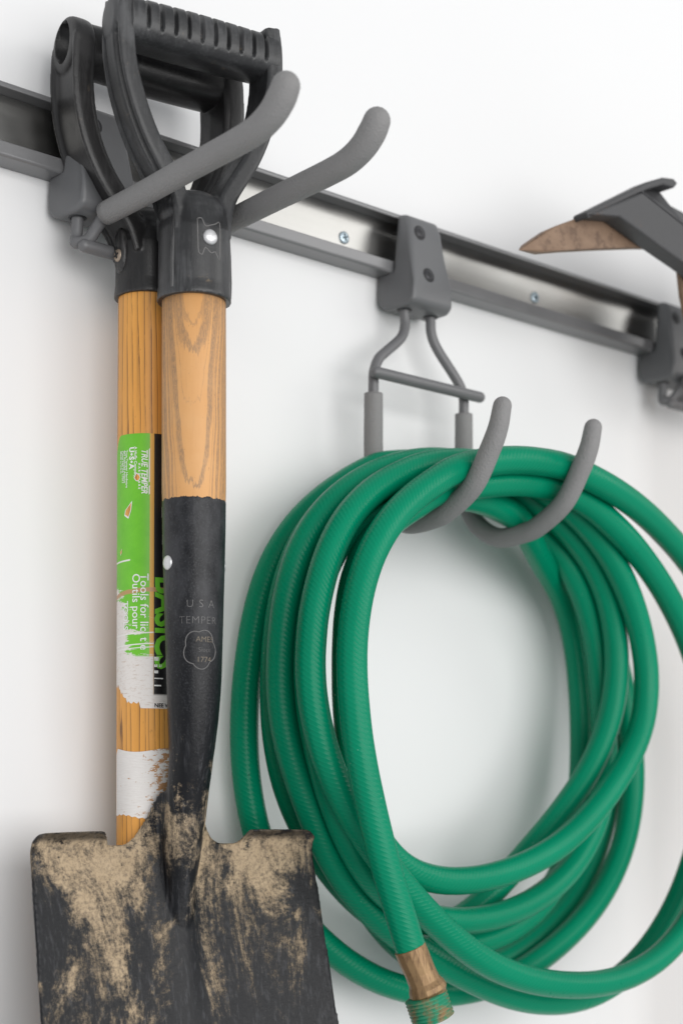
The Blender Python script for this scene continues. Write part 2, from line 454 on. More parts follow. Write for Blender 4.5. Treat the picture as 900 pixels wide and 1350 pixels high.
def mat_paper():
    g = G("torn_white_paper"); uv = g.tex("UV"); o = g.tex()
    u, v, _ = g.sep(uv)
    n1 = g.noise(g.mapping(o, scale=(180, 180, 420)), 1, 6, 0.72); n2 = g.noise(g.mapping(o, scale=(200, 200, 1500)), 1, 3, 0.7)
    c = g.mix(n2, (0.62, 0.58, 0.55), (0.82, 0.80, 0.78))
    m = g.math('ADD', n1, g.math('MULTIPLY', g.step(u, 0.25, 0.8), 0.17))
    c = g.mix(g.step(m, 0.645, 0.675), c, (0.46, 0.25, 0.12))
    g.bump(n2, 0.15, 0.0003)
    return g.set(color=c, rough=0.6, spec=0.3)

M = dict(
    wall=mat_wall(), rail=mat_rail(), sleeve=mat_sleeve(),
    track=mat_plain('grey_track_steel', (0.19, 0.19, 0.195), 0.36, 0.35, 500, 0.08, 0.12),
    block=mat_plain("grey_hook_plastic", (0.120, 0.122, 0.127), 0.42, 0, 700, 0.10, 0.10),
    wire=mat_plain("grey_coated_wire", (0.130, 0.130, 0.135), 0.40, 0, 700, 0.10, 0.10),
    hole=mat_plain("dark_recess", (0.02, 0.02, 0.022), 0.5),
    darkscrew=mat_plain("dark_screw_steel", (0.045, 0.045, 0.05), 0.38, 0.3),
    zinc=mat_plain("zinc_screw", (0.50, 0.60, 0.66), 0.38, 0.6, 500, 0.1, 0.1),
    slot=mat_plain("screw_slot_shade", (0.07, 0.10, 0.12), 0.5, 0.3),
    grip=mat_grip("dusty_black_grip", (0.024, 0.0245, 0.026), 1.0),
    grip2=mat_grip("black_grip", (0.013, 0.0125, 0.013), 0.45),
    rivet=mat_plain("rivet_steel", (0.62, 0.62, 0.63), 0.38, 0.55, 300, 0.3, 0.2),
    rustrivet=mat_plain("old_rivet_steel", (0.36, 0.29, 0.23), 0.45, 0.5, 500, 0.6, 0.4),
    wood1=mat_wood_front(), wood2=mat_wood_rear(),
    steel=mat_shovel("muddy_black_steel", True),
    hose=mat_hose(), brass=mat_brass("aged_brass", False), thread=mat_brass("green_tinged_brass", True),
    rust=mat_rust(), iron=mat_plain("black_forged_iron", (0.052, 0.052, 0.055), 0.55, 0.1, 260, 0.35, 0.25, 0.0009, grime=(0.12, 0.07, 0.05)),
    label=mat_label(), paper=mat_paper(),
    white=mat_plain("white_print", (0.80, 0.80, 0.78), 0.45, 0, 900, 0.0, 0.06),
    greenprint=mat_plain("green_print", (0.16, 0.55, 0.03), 0.4, 0, 900, 0.0, 0.1),
    blackprint=mat_plain("black_print", (0.012, 0.011, 0.012), 0.4, 0, 900, 0.0, 0.1),
    stamp=mat_plain("worn_stamp_edges", (0.14, 0.136, 0.135), 0.5, 0.0, 900, 0.2, 0.45),
    dirtstamp=mat_plain("dusty_stamp_edges", (0.22, 0.18, 0.13), 0.6, 0.0, 900, 0.2, 0.45),
)

# ------------------------------------------------------------------ wall and rail
bm = bmesh.new()
bmesh.ops.create_cube(bm, size=1, matrix=Matrix.Translation((0.9, 0.05, 0.0)) @ Matrix.Diagonal((7.0, 0.1, 5.0, 1)))
tag(mesh_bm("wall", bm, M['wall'], None, False), "plain white painted wall behind the hanging tools", None, None, "structure")

rail = empty("wall_rail", (0.75, 0, 0.357))
tag(rail, "long brushed steel channel rail screwed level across the white wall", "rail")
RX, RZ = 0.75, 0.357
def rail_obj():
    # C channel: web, top flange with short lip, bottom flange with tall lip   (p from the wall, z)
    o_ = [(0.0, 0.0), (0.0150, 0.0), (0.0160, 0.0012), (0.0160, 0.0085), (0.0142, 0.0085), (0.0142, 0.0022), (0.0030, 0.0022),
          (0.0030, 0.0398), (0.0142, 0.0398), (0.0142, 0.0385), (0.0160, 0.0385), (0.0160, 0.0410), (0.0150, 0.0420), (0.0, 0.0420)]
    bm = bmesh.new()
    rows = [[bm.verts.new((x, -p - 0.0004, z)) for p, z in o_] for x in (-1.25, 1.15)]
    m = len(o_)
    for j in range(m):
        k = (j + 1) % m
        bm.faces.new((rows[0][j], rows[0][k], rows[1][k], rows[1][j]))
    bm.faces.new(rows[0][::-1]); bm.faces.new(rows[1])
    o = mesh_bm("channel", bm, M['track'], rail, False)
    bevel(o, 0.0006, 2)
    bm = bmesh.new()
    bmesh.ops.create_cube(bm, size=1, matrix=Matrix.Translation((-0.05, -0.0037, 0.0210)) @ Matrix.Diagonal((2.39, 0.0007, 0.0370, 1)))
    mesh_bm("back_strip", bm, M['rail'], rail, False)
rail_obj()

def phillips(name, parent, loc, normal, r, mat, slotmat, dome=0.0012):
    """round screw head with a cross recess"""
    bm = bmesh.new(); mtx = along(loc, normal)
    lathe(bm, [(r, -0.0006), (r, dome * 0.35), (r * 0.85, dome * 0.8), (r * 0.5, dome), (0.0, dome)], 24, mtx)
    o = mesh_bm(name, bm, mat, parent)
    bm = bmesh.new()
    for a in (0.35, 0.35 + pi / 2):
        bmesh.ops.create_cube(bm, size=1, matrix=mtx @ Matrix.Rotation(a, 4, 'Z') @ Matrix.Translation((0, 0, dome + (0.0001 if a < 1 else 0.00016))) @ Matrix.Diagonal((r * 1.15, r * 0.26, 0.0004, 1)))
    mesh_bm("cross_recess", bm, slotmat, o, False)
    return o
for X in (0.462 - 0.25, 0.7088, 0.7088 + 0.1925, 0.7088 + 0.385, 0.52):
    phillips("screw", rail, (X - RX, -0.0043, 0.0195), (0, -1, 0), 0.0042, M['zinc'], M['slot'])

# ------------------------------------------------------------------ hook blocks
def block_mesh():
    prof = [(0.0175, 0.0715), (0.0250, 0.0700), (0.0285, 0.0610), (0.0310, 0.0420), (0.0355, 0.0180), (0.0355, 0.0035), (0.0300, 0.0),
            (0.0080, 0.0010), (0.0025, 0.0060), (0.0015, 0.0160), (0.0030, 0.0285), (0.0172, 0.0285)]
    def hw(z, p):
        t = min(max((z - 0.02) / 0.05, 0), 1)
        return (0.0222 * (1 - t) + 0.0190 * t) - max(0, (p - 0.014)) * (0.14 + 0.26 * t)
    bm = bmesh.new(); rows = []
    for s in (-1, 1):
        rows.append([bm.verts.new((s * hw(z, p), -p, z * 0.918)) for p, z in prof])
    m = len(prof)
    for j in range(m):
        k = (j + 1) % m
        bm.faces.new((rows[0][j], rows[0][k], rows[1][k], rows[1][j]))
    bm.faces.new(rows[0]); bm.faces.new(rows[1][::-1])
    me = bpy.data.meshes.new("mount_block"); bmesh.ops.recalc_face_normals(bm, faces=bm.faces); bm.to_mesh(me); bm.free()
    return me
BLOCK = block_mesh()
BZ = 0.3322
def add_block(parent):
    """parent sits on the wall at the block's lower edge"""
    o = link("mount_block", BLOCK, M['block'], parent)
    if not o.modifiers: bevel(o, 0.0070, 6, 25)
    for (x, z, p, n) in ((-0.0070, 0.0520, 0.0292, (0, -1, 0.16)), (-0.0035, 0.0225, 0.0343, (0, -1, 0.18))):
        bm = bmesh.new(); lathe(bm, [(0.0050, -0.001), (0.0050, 0.0003), (0.0041, 0.0003)], 24, along((x, -p, z), n))
        mesh_bm("screw_recess", bm, M['hole'], o)
        phillips("screw", parent, (x, -p - 0.0001, z), n, 0.0036, M['darkscrew'], M['hole'], 0.001)
    for x in (-0.0125, 0.0125):
        bm = bmesh.new(); lathe(bm, [(0.0052, 0.003), (0.0052, -0.0006), (0.0036, -0.0006), (0.0036, 0.003)], 24, Matrix.Translation((x, -0.0200, 0.0004)))
        mesh_bm("wire_socket", bm, M['hole'], o)

def wire(parent, pts, r=0.0035, sub=8):
    bm = bmesh.new(); tube(bm, pts, r, 16, sub, (True, True)); return mesh_bm("wire", bm, M['wire'], parent)
def sleeve(parent, pts, r, sub=8):
    bm = bmesh.new(); tube(bm, pts, r, 28, sub, (False, True))
    return mesh_bm("foam_sleeve", bm, M['sleeve'], parent)

# hook carrying the hose
HX = 0.7625
hh = empty("hose_hook", (HX, 0, BZ))
tag(hh, "grey wall hook with two upturned foam prongs holding the green hose", "hook")
add_block(hh)
def L(x, p, z): return (x - HX, -p, z - BZ)
wire(hh, [L(.7500, .020, .345), L(.7500, .020, .331), L(.7500, .0205, .3215), L(.7440, .0225, .3115), L(.7270, .0260, .2985), L(.7190, .0275, .2920), L(.7140, .0285, .2830), L(.7133, .0285, .2740), L(.7133, .0285, .262)])
wire(hh, [L(.7750, .020, .345), L(.7750, .020, .331), L(.7755, .0205, .3205), L(.7800, .0220, .3105), L(.7910, .0260, .2950), L(.7965, .0275, .2870), L(.7990, .0285, .2790), L(.7993, .0285, .2700), L(.7993, .0285, .262)])
bm = bmesh.new(); tube(bm, [L(.7085, .0360, .2795), L(.8075, .0360, .2795)], 0.0038, 18, 2, (True, True)); mesh_bm("cross_bar", bm, M['wire'], hh)
J = [(.0285, .2675), (.0285, .250), (.0285, .230), (.030, .212), (.0395, .191), (.060, .1775), (.085, .1775), (.1, .1815), (.12, .1935), (.1335, .2125), (.1405, .2255), (.1440, .2380)]
for X in (.7133, .7993):
    sleeve(hh, [L(X, p, z) for p, z in J], [.0062, .0064, .0065, .0066, .0068, .0068, .0066, .0058])

# hooks carrying the long tools
def tool_hook(dx, label):
    h = empty("tool_hook", (0.5025 + dx, 0, BZ)); tag(h, label, "hook")
    add_block(h)
    def K(x, p, z): return (x - 0.5025, -p, z - BZ)
    lz = {-1: .4970, 1: .5580}
    for s in (-1, 1):
        x0 = 0.5025 + s * 0.0125; x1 = lz[s]
        wire(h, [K(x0, .0200, .345), K(x0, .0200, .332), K(x0 + s * .0003, .0200, .3260), K(x0 + s * .001, .0202, .3205), K(x0 + s * .002, .0220, .3172), K(x0 + (x1 - x0) * .45, .0268, .3190), K(x0 + (x1 - x0) * .85, .0320, .3260), K(x1, .0390, .3312), K(x1, .0560, .3322)])
        sleeve(h, [K(x1, .0390 + (.004 if s > 0 else 0), .3316), K(x1, .080, .3322), K(x1, .110, .3332), K(x1, .140, .3340), K(x1, .160, .3345), K(x1, .176, .3358), K(x1, .1880, .3398), K(x1, .1955, .3455), K(x1, .1990, .3500)],
               [.0065, .0066, .0067, .0068, .0069, .0072, .0075, .0072])
    bm = bmesh.new(); tube(bm, [K(.4900, .0275, .3145), K(.5660, .0275, .3145)], 0.0038, 18, 2, (True, True)); mesh_bm("cross_bar", bm, M['wire'], h)
    return h
tool_hook(0.0, "grey wall hook with straight foam prongs carrying the two handled tools")
tool_hook(0.5477, "grey wall hook at the right edge of the photo under the rusty mattock")

# ------------------------------------------------------------------ wrapping helper for print on round handles
def wrap_text(name, body, parent, mat, size, z_top, ang, radius, vertical=True, shear=0.0, offset=0.0, spacing=1.0, sx=1.0, zfun=None, centre=False):
    """letters laid on a cylinder about the local z axis; ang = angle (rad) from -y, positive to +x.
    vertical: reads downward from z_top, letter tops to the right."""
    bm = text_mesh(body, size, shear, offset, spacing, sx)
    if centre:
        xs = [v.co.x for v in bm.verts]; mid = (min(xs) + max(xs)) / 2
        for v in bm.verts: v.co.x -= mid
    cut_grid(bm, 0.0025, 1 if vertical else 0)
    for v in bm.verts:
        a, b = v.co.x, v.co.y
        if vertical: z = z_top - a; s = b
        else: z = z_top + b; s = a
        r = radius(z) if callable(radius) else radius
        th = ang + s / r
        cx, cy = zfun(z) if zfun else (0, 0)
        v.co = (cx + r * sin(th), cy - r * cos(th), z)
    me = bpy.data.meshes.new(name); bm.to_mesh(me); bm.free()
    return link(name, me, mat, parent, False)

# ------------------------------------------------------------------ D grips
def d_grip(parent, mat, boss, prof_fn, arm, ferr, vox):
    """arm: list of (x, z) for the right arm from bar end to yoke; ferr: (r, z0, z1)"""
    bm = bmesh.new()
    for s in (-1, 1):
        path = catmull([Vector((s * x, 0, z)) for x, z in arm], 8)
        def pf(i, t, s=s):
            q = prof_fn(t)
            q = [(a * -s, b) for a, b in q]
            return q if s > 0 else q[::-1]
        sweep(bm, path, pf, ref=Vector((0, 1, 0)))
    r, z0, z1 = ferr
    lathe(bm, [(r * 1.035, z0), (r * 1.035, z0 + 0.002), (r * 1.0, z0 + 0.008), (r * .985, z0 + 0.03), (r * .985, z1 - 0.012), (r * .9, z1 - 0.003), (r * 0.6, z1 + 0.003), (0.0, z1 + 0.004)], 48)
    for s in (-1, 1):                                        # rounded ends of the bar
        bx, by, bz, bzc = boss
        lathe(bm, [(.82, -.0068), (.97, -.0050), (1.0, -.002), (1.0, .0035), (.95, .0058), (.80, .0068)], 48,
              Matrix.Translation((s * bx, 0, bzc)) @ Matrix.Rotation(radians(90) * s, 4, 'Y') @ Matrix.Diagonal((bz, by, 1, 1)))
    # web that joins the two arms over the ferrule
    bmesh.ops.create_uvsphere(bm, u_segments=32, v_segments=20, radius=1, matrix=Matrix.Translation((0, 0, z1 - 0.002)) @ Matrix.Diagonal((r * 1.02, r * 0.86, 0.0135, 1)))
    o = mesh_bm("grip", bm, mat, parent)
    remesh(o, vox, 3)
    return o

def wide_prof(t, hd0, hd1, th0, th1, kind):
    hd = (hd0 * (1 - t) + hd1 * t); th = th0 * (1 - t) + th1 * t
    if kind == 'ridge':
        out = [(-1.0, .55), (-.93, 1.0), (-.80, 1.0), (-.70, .42), (-.50, .42), (-.40, 1.12), (.40, 1.12), (.50, .42), (.70, .42), (.80, 1.0), (.93, 1.0), (1.0, .55)]
    else:
        out = [(-1.0, .6), (-.95, 1.0), (-.85, 1.0), (-.76, .62), (-.60, .55), (.60, .55), (.76, .62), (.85, 1.0), (.95, 1.0), (1.0, .6)]
    inn = [(1.0, -.6), (.9, -1.0), (.0, -1.15), (-.9, -1.0), (-1.0, -.6)]
    return [(n * th, y * hd) for y, n in out + inn]

def grip_bar(parent, mat, x0, x1, z, hy, hz, ribs, lean=0.0):
    bm = bmesh.new(); n = 240; m = 56; path = [Vector((x0 + (x1 - x0) * i / n, 0, z)) for i in range(n + 1)]
    per = (x1 - x0 - 0.010) / max(ribs, 1)
    def pf(i, t):
        x = (x1 - x0) * t; q = []
        bulge = 1.0 + 0.05 * sin(pi * t)
        for j in range(m):
            a = 2 * pi * j / m
            ca, sa = cos(a), sin(a)
            e = 2 / 2.7
            yy = math.copysign(abs(ca) ** e, ca) * hy; zz = math.copysign(abs(sa) ** e, sa) * hz
            k = 1.0
            if ribs:
                ph = ((x - 0.005) / per) % 1.0
                inr = 0.005 < x < (x1 - x0) - 0.004
                d = abs(ph - 0.5)                      # groove around ph = .5
                gw = max(0.0, min(1.0, (0.165 - d) / 0.035)) if inr else 0.0
                # grooves wrap the front and the top of the bar and stop above its lower edge
                zl = zz / hz
                fr = max(0.0, min(1.0, (zl + 0.52 - (d / 0.2) ** 2 * 0.20) / 0.10))
                k = 1.0 - 0.25 * gw * fr
            q.append((yy * k * bulge, zz * k * bulge))
        return q
    # frame: normal = y, binormal = z
    rings = []
    for i, p in enumerate(path):
        rings.append([bm.verts.new((p.x, a, p.z + b)) for a, b in pf(i, i / n)])
    for i in range(n):
        for j in range(m):
            k = (j + 1) % m
            bm.faces.new((rings[i][j], rings[i][k], rings[i + 1][k], rings[i + 1][j]))
    bm.faces.new(rings[0]); bm.faces.new(rings[-1][::-1])
    return mesh_bm("grip_bar", bm, mat, parent)

# ------------------------------------------------------------------ rear tool (spade whose blade hangs below the picture)
RT = (0.5275, -0.0355, 0.0)
rear = empty("garden_spade", RT, radians(-7))
rear.rotation_euler = (radians(0.35), 0, radians(-7))
tag(rear, "spade with orange wood handle, torn green label and black D grip, nearest the wall", "spade")
RH_ = 0.0178
arm2 = [(.0474, .4240), (.0484, .414), (.0486, .400), (.0470, .384), (.0425, .367), (.0345, .351), (.0245, .338), (.0150, .326), (.010, .313)]
gr2 = d_grip(rear, M['grip2'], (.0474, .0166, .0158, .4225), lambda t: wide_prof(t, .0165, .0150, .0068, .0060, 'channel'), arm2, (0.0192, .2885, .330), .0008)
# hollow end of the grip tube
bm = bmesh.new()
for s in (-1, 1):
    bmesh.ops.create_uvsphere(bm, u_segments=32, v_segments=16, radius=1, matrix=Matrix.Translation((s * .0568, .001, .4245)) @ Matrix.Diagonal((.0150, .0098, .0122, 1)))
cut = mesh_bm("cut", bm, None)
cut.parent = rear
md = gr2.modifiers.new("b", 'BOOLEAN'); md.object = cut; md.operation = 'DIFFERENCE'; md.solver = 'EXACT'
bpy.context.view_layer.update()
bake(gr2); bpy.data.objects.remove(cut)
grip_bar(rear, M['grip2'], -.0420, .0420, .4225, .0150, .0130, 0)
# oval boss with its screw on the left side of the ferrule
bm = bmesh.new()
lathe(bm, [(.0062, -.003), (.0062, .0008), (.0054, .0016), (.0, .0016)], 28, Matrix.Translation((-.0186, -.0010, .3135)) @ Matrix.Rotation(radians(-90), 4, 'Y') @ Matrix.Diagonal((2.1, 1.0, 1, 1)))
mesh_bm("rivet_boss", bm, M['grip2'], gr2)
phillips("rivet", rear, (-.0202, -.0014, .3105), (-1, -.1, 0), .0036, M['rustrivet'], M['hole'], .0014)

bm = bmesh.new()
lathe(bm, [(RH_, -.26), (RH_, .20), (RH_ * .985, .289), (RH_ * .97, .30)], 64)
mesh_bm("wooden_handle", bm, M['wood2'], rear)
bm = bmesh.new()
lathe(bm, [(.0172, -.40), (.0190, -.33), (.0192, -.245), (.0180, -.2449)], 40)
mesh_bm("socket", bm, M['steel'], rear)
bm = bmesh.new(); rows = []
for i in range(13):
    t = i / 12; z = -.37 - .24 * t; hw = .068 - .012 * t if t < .85 else .0578 - (t - .85) * .16
    rows.append([(x * hw, .002 - .010 * (x * x) - .02 * t, z) for x in [k / 5 - 1 for k in range(11)]])
for off in (0.0, .0022):
    vs = [[bm.verts.new((x, y + off, z)) for x, y, z in r] for r in rows]
    for a, b in zip(vs, vs[1:]):
        for j in range(10): bm.faces.new((a[j], a[j + 1], b[j + 1], b[j]))
    if off == 0.0: v0 = vs
for a, b in ((v0[0], vs[0]), (v0[-1], vs[-1]), ([r[0] for r in v0], [r[0] for r in vs]), ([r[-1] for r in v0], [r[-1] for r in vs])):
    for j in range(len(a) - 1): bm.faces.new((a[j], a[j + 1], b[j + 1], b[j]))
mesh_bm("blade", bm, M['steel'], rear)

# label: angle measured from the camera-facing direction
VIEW2 = radians(-(35.1 - 7.0))        # local angle (from -y, towards +x) that faces the camera
def label_patch(name, a0, a1, z0, z1, mat, top=None, bot=None, r=RH_ + .00022):
    bm = bmesh.new(); ul = bm.loops.layers.uv.verify(); nx, nz = 44, 60
    vs = []
    for i in range(nx + 1):
        fa = i / nx; th = VIEW2 + radians(a0 + (a1 - a0) * fa); col = []
        zb = z0 + (bot(fa) if bot else 0); zt = z1 + (top(fa) if top else 0)
        for k in range(nz + 1):
            z = zb + (zt - zb) * k / nz
            vtx = bm.verts.new((r * sin(th), -r * cos(th), z)); col.append((vtx, (fa, (z - z0) / (z1 - z0))))
        vs.append(col)
    for i in range(nx):
        for k in range(nz):
            q = (vs[i][k], vs[i + 1][k], vs[i + 1][k + 1], vs[i][k + 1])
            f = bm.faces.new([x[0] for x in q])
            for lp, x in zip(f.loops, q): lp[ul].uv = x[1]
    return mesh_bm(name, bm, mat, rear)
def top_edge(f): return -.0100 * max(0, (0.14 - f) / 0.14) ** 1.6
def bot_edge(f):
    if f < .10: return .0130 + .0012 * sin(f * 160)
    if f < .30: return .0120 - (f - .10) * .045 + .0010 * sin(f * 110)
    if f < .44: return .0032 + .0007 * sin(f * 90)
    return 0.0
def ua(u): return -80 + 150 * u
lab = label_patch("label", -80, 70, .0505, .2075, M['label'], top_edge, bot_edge)
def bot2(f): return .0010 * sin(f * 9) + .0004 * sin(f * 70)
def top2(f): return .0012 * sin(f * 7 + 2) - .004 * max(0, .06 - f) / .06
label_patch("paper_scrap", -78, 70, -.0115, .0268, M['paper'], top2, bot2)
RL = RH_ + .00036
def A(u): return VIEW2 + radians(u)
def vtext(body, size, ztop, deg, mat=M['white'], **k):
    return wrap_text("lettering", body, lab, mat, size, ztop, A(deg), RL, True, **k)
vtext("TRUE TEMPER", .0050, .1985, -11.0, shear=.25, offset=.00010, sx=.82)
vtext("HARDWARE", .0017, .1905, -17.0, offset=.00008, spacing=1.9)
vtext("A Huffy Company", .0024, .2000, -25.0, offset=.00005)
vtext("U\u2022S\u2022A", .0042, .1998, -35.0, offset=.0002, spacing=1.2)
for k_, s_ in enumerate(("True Temper Hardware", "465 Railroad Avenue", "Camp Hill, PA 17011", "Made in U.S.A.")):
    vtext(s_, .0022, .1985, -43.5 - 5.5 * k_, offset=.00004)
for dg, ln in ((3.0, (.1990, .1800)), (3.0, (.1780, .1730))):       # speed lines over the name
    bm = bmesh.new()
    for o_ in (0.0,):
        vs = [bm.verts.new((RL * sin(A(dg + d)), -RL * cos(A(dg + d)), z)) for d, z in ((-1.1, ln[0] - .0006), (1.0, ln[0]), (1.0, ln[1]), (-1.1, ln[1] - .0006))]
        bm.faces.new(vs)
    mesh_bm("print_line", bm, M['white'], lab, False)
vtext("Tools for lic. t e", .0067, .1275, -12.5, offset=.00005)
vtext("Outils pour", .0067, .1275, -28.0, offset=.00005)
vtext("TOOLS", .0052, .1120, -49.0, M['white'], offset=.0001)
vtext("BASICS", .0190, .1262, 15.5, M['greenprint'], offset=.0006, sx=.90)
# fragments of lettering and bars on the black band that the front handle covers
for (z0_, z1_, d0, d1) in ((.2040, .2000, 27, 36), (.193, .186, 27, 36), (.180, .174, 26, 36), (.1660, .1600, 26, 34), (.1575, .1525, 27, 36), (.150, .1445, 27, 36), (.1420, .1360, 28, 38), (.0800, .0777, 12.5, 22), (.0757, .0742, 12.5, 27), (.0722, .0706, 12.5, 20), (.0680, .0674, 12.5, 30), (.0640, .0632, 12.5, 26)):
    bm = bmesh.new()
    n_ = 4
    for q in range(n_):
        da, db = d0 + (d1 - d0) * q / n_, d0 + (d1 - d0) * (q + 1) / n_
        bm.faces.new([bm.verts.new((RL * sin(A(d)), -RL * cos(A(d)), z)) for d, z in ((da, z0_), (db, z0_), (db, z1_), (da, z1_))])
    mesh_bm("print_bar", bm, M['white'], lab, False)
vtext("NEE V.", .0034, .0540, 12.5, M['blackprint'], offset=.0001) if False else wrap_text("lettering", "NEE V.", lab, M['blackprint'], .0032, .0512, A(13), RL, False, offset=.0001)
# bare wood torn through the label
for (pts, ) in (([( -26, .1822), (-21, .1852), (-15, .1838), (-13, .1822), (-17, .1800), (-22, .1803)],), ([(-45, .1640), (-36, .1668), (-29, .1692), (-31, .1640), (-37, .1590), (-47, .1610)],), ([(-60, .1405), (-54, .1425), (-54, .1400), (-58, .1385)],)):
    for sc_, mt, dr in ((1.0, M['white'], .00002), (.78, M['wood2'], .00006)):
        cx_ = sum(p[0] for p in pts) / len(pts); cz_ = sum(p[1] for p in pts) / len(pts)
        bm = bmesh.new()
        c0 = bm.verts.new(((RL + dr) * sin(A(cx_)), -(RL + dr) * cos(A(cx_)), cz_))
        vs = [bm.verts.new(((RL + dr) * sin(A(cx_ + (a - cx_) * sc_)), -(RL + dr) * cos(A(cx_ + (a - cx_) * sc_)), cz_ + (z - cz_) * sc_)) for a, z in pts]
        for i in range(len(vs)): bm.faces.new((c0, vs[i], vs[(i + 1) % len(vs)]))
        mesh_bm("label_tear", bm, mt, lab, False)

# ------------------------------------------------------------------ front shovel
FT = (0.5285, -0.0800, 0.0)
shov = empty("round_point_shovel", FT, radians(-10))
tag(shov, "shovel in front with pale ash handle, ribbed black D grip and muddy blade", "shovel")
WR = 0.0180
arm1 = [(.0440, .4385), (.0456, .428), (.0460, .415), (.0448, .402), (.0420, .389), (.0370, .374), (.0305, .360), (.0230, .348), (.0165, .337), (.0132, .326), (.012, .313)]
gr1 = d_grip(shov, M['grip'], (.0452, .0105, .0118, .4245), lambda t: wide_prof(t, .0125, .0130, .0048, .0052, 'ridge'), arm1, (0.0202, .2775, .328), .00075)
grip_bar(shov, M['grip'], -.0430, .0480, .4245, .0140, .0122, 10)
VIEW1 = radians(-(36.3 - 10.0))
# domed rivet in its stamped frame on the ferrule front
zr = .3085
def on_ferr(deg, z, r=.0200): return (r * sin(radians(deg)), -r * cos(radians(deg)), z)
bm = bmesh.new(); lathe(bm, [(.0042, -.001), (.0042, .0006), (.0036, .0014), (.0022, .0020), (.0, .0022)], 28, along(on_ferr(0, zr), (0, -1, 0)))
mesh_bm("rivet", bm, M['rivet'], shov)
bm = bmesh.new()
hour = [(-21, zr + .0095), (-14, zr + .0098), (-8, zr + .0060), (0, zr + .0066), (10, zr + .0080), (19, zr + .0092), (20, zr - .0010), (19, zr - .0115), (10, zr - .0075), (2, zr - .0085), (-8, zr - .0060), (-13, zr - .0100), (-19, zr - .0085), (-20, zr - .001), (-21, zr + .0095)]
tube(bm, [on_ferr(d, z, .01975) for d, z in hour], .00036, 8, 3)
mesh_bm("stamped_frame", bm, M['stamp'], gr1)
# moulding seams on the ferrule
for dg in (-62, 72):
    bm = bmesh.new(); tube(bm, [on_ferr(dg, .2815, .0203), on_ferr(dg, .290, .0202), on_ferr(dg, .305, .0198), on_ferr(dg + 2, .322, .0196)], [.0010, .0013, .0013, .0006], 10, 6, (True, True))
    mesh_bm("mould_seam", bm, M['grip'], gr1)

bm = bmesh.new()
lathe(bm, [(.0165, .150), (WR * .985, .163), (WR, .172), (WR, .25), (WR * .99, .30)], 64)
mesh_bm("wooden_handle", bm, M['wood1'], shov)

# socket and blade pressed from one sheet
SOCK = [(.1660, .0, .0180), (.1500, .0, .0178), (.1300, .0, .0174), (.1000, .0, .0165), (.0640, .0, .0154), (.0430, .0012, .0143), (.0215, .0035, .0124), (.0050, .0075, .0120), (-.0130, .0120, .0120), (-.0340, .0160, .0108), (-.0500, .0174, .0090), (-.066, .0182, .0076), (-.082, .0186, .0066), (-.098, .0190, .0055)]
def sock_at(z):
    for (za, ya, ra), (zb, yb, rb) in zip(SOCK, SOCK[1:]):
        if za >= z >= zb:
            f = (za - z) / (za - zb); return ya + (yb - ya) * f, ra + (rb - ra) * f
    return (SOCK[0][1], SOCK[0][2]) if z > 0 else (SOCK[-1][1], SOCK[-1][2])
def yb_plane(z): return .0262 + (z + .034) * .25 if z > -.15 else -.0028 + (z + .15) * .16
BW = .0885
def top_z(x):
    a = abs(x)
    if a > .046: return -.0190 - .0012 * ((a - .046) / .042) ** 2 - (.006 * ((a - .083) / .0055) ** 2 * 0.7 if a > .083 else 0)
    if a > .041: return -.0190 - .0085 * (.046 - a) / .005
    if a > .032: return -.0275
    if a > .013: return -.0275 + .0300 * ((.032 - a) / .019) ** 2.2
    return .0025 + .004 * (1 - a / .013)
def blade_pt(s, t):
    x0 = s * BW
    zt = top_z(x0); zb = -.305
    z = zt + (zb - zt) * t
    wid = 1.0 + .035 * min(t / .4, 1.0)
    if t > .55:
        q = (t - .55) / .45; wid *= sqrt(max(0.0, 1 - q ** 2.3)) * 1.0 + .004
    x = x0 * wid
    y = yb_plane(z)
    y -= .95 * x * x                                         # sides curve forward
    if abs(x0) < .030 and z > -.034:                         # fillet up into the socket
        k = 1 - abs(x0) / .030; k = k * k * (3 - 2 * k) * min(1, (z + .034) / .012)
        y += (sock_at(z)[0] - y) * k
    # central frog ridge running down from the socket
    rh = .0075 * max(0.0, 1 - max(0.0, (-.030 - z)) / .105); rw = .0125 - .004 * min(1, max(0, -.03 - z) / .1)
    y -= rh * math.exp(-(x / rw) ** 2)
    # treads turned forward along the top
    if abs(x0) > .041:
        k = max(0.0, 1 - (zt - z) / .0105); y -= .0115 * k * k * min(1, (abs(x0) - .041) / .004) * (1 - .5 * max(0, (abs(x0) - .080) / .0085))
    return Vector((x, y, z))
NS, NT = 120, 110
bm = bmesh.new(); grids = []
for off in (0.0, 1.0):
    gv = []
    for i in range(NS + 1):
        s = -1 + 2 * i / NS; colv = []
        for k in range(NT + 1):
            t = (k / NT) ** 1.35
            p = blade_pt(s, t); p.y += off * .0030
            colv.append(bm.verts.new(p))
        gv.append(colv)
    grids.append(gv)
def quad(a, b, c, d):
    try: bm.faces.new((a, b, c, d))
    except ValueError: pass
for gi, gv in enumerate(grids):
    for i in range(NS):
        for k in range(NT):
            q = (gv[i][k], gv[i + 1][k], gv[i + 1][k + 1], gv[i][k + 1])
            quad(*(q if gi == 0 else q[::-1]))
f_, b_ = grids
for i in range(NS):
    quad(f_[i + 1][0], f_[i][0], b_[i][0], b_[i + 1][0]); quad(f_[i][NT], f_[i + 1][NT], b_[i + 1][NT], b_[i][NT])
for k in range(NT):
    quad(f_[0][k], f_[0][k + 1], b_[0][k + 1], b_[0][k]); quad(f_[NS][k + 1], f_[NS][k], b_[NS][k], b_[NS][k + 1])
path = catmull([Vector((0, y, z)) for z, y, r in SOCK], 6)
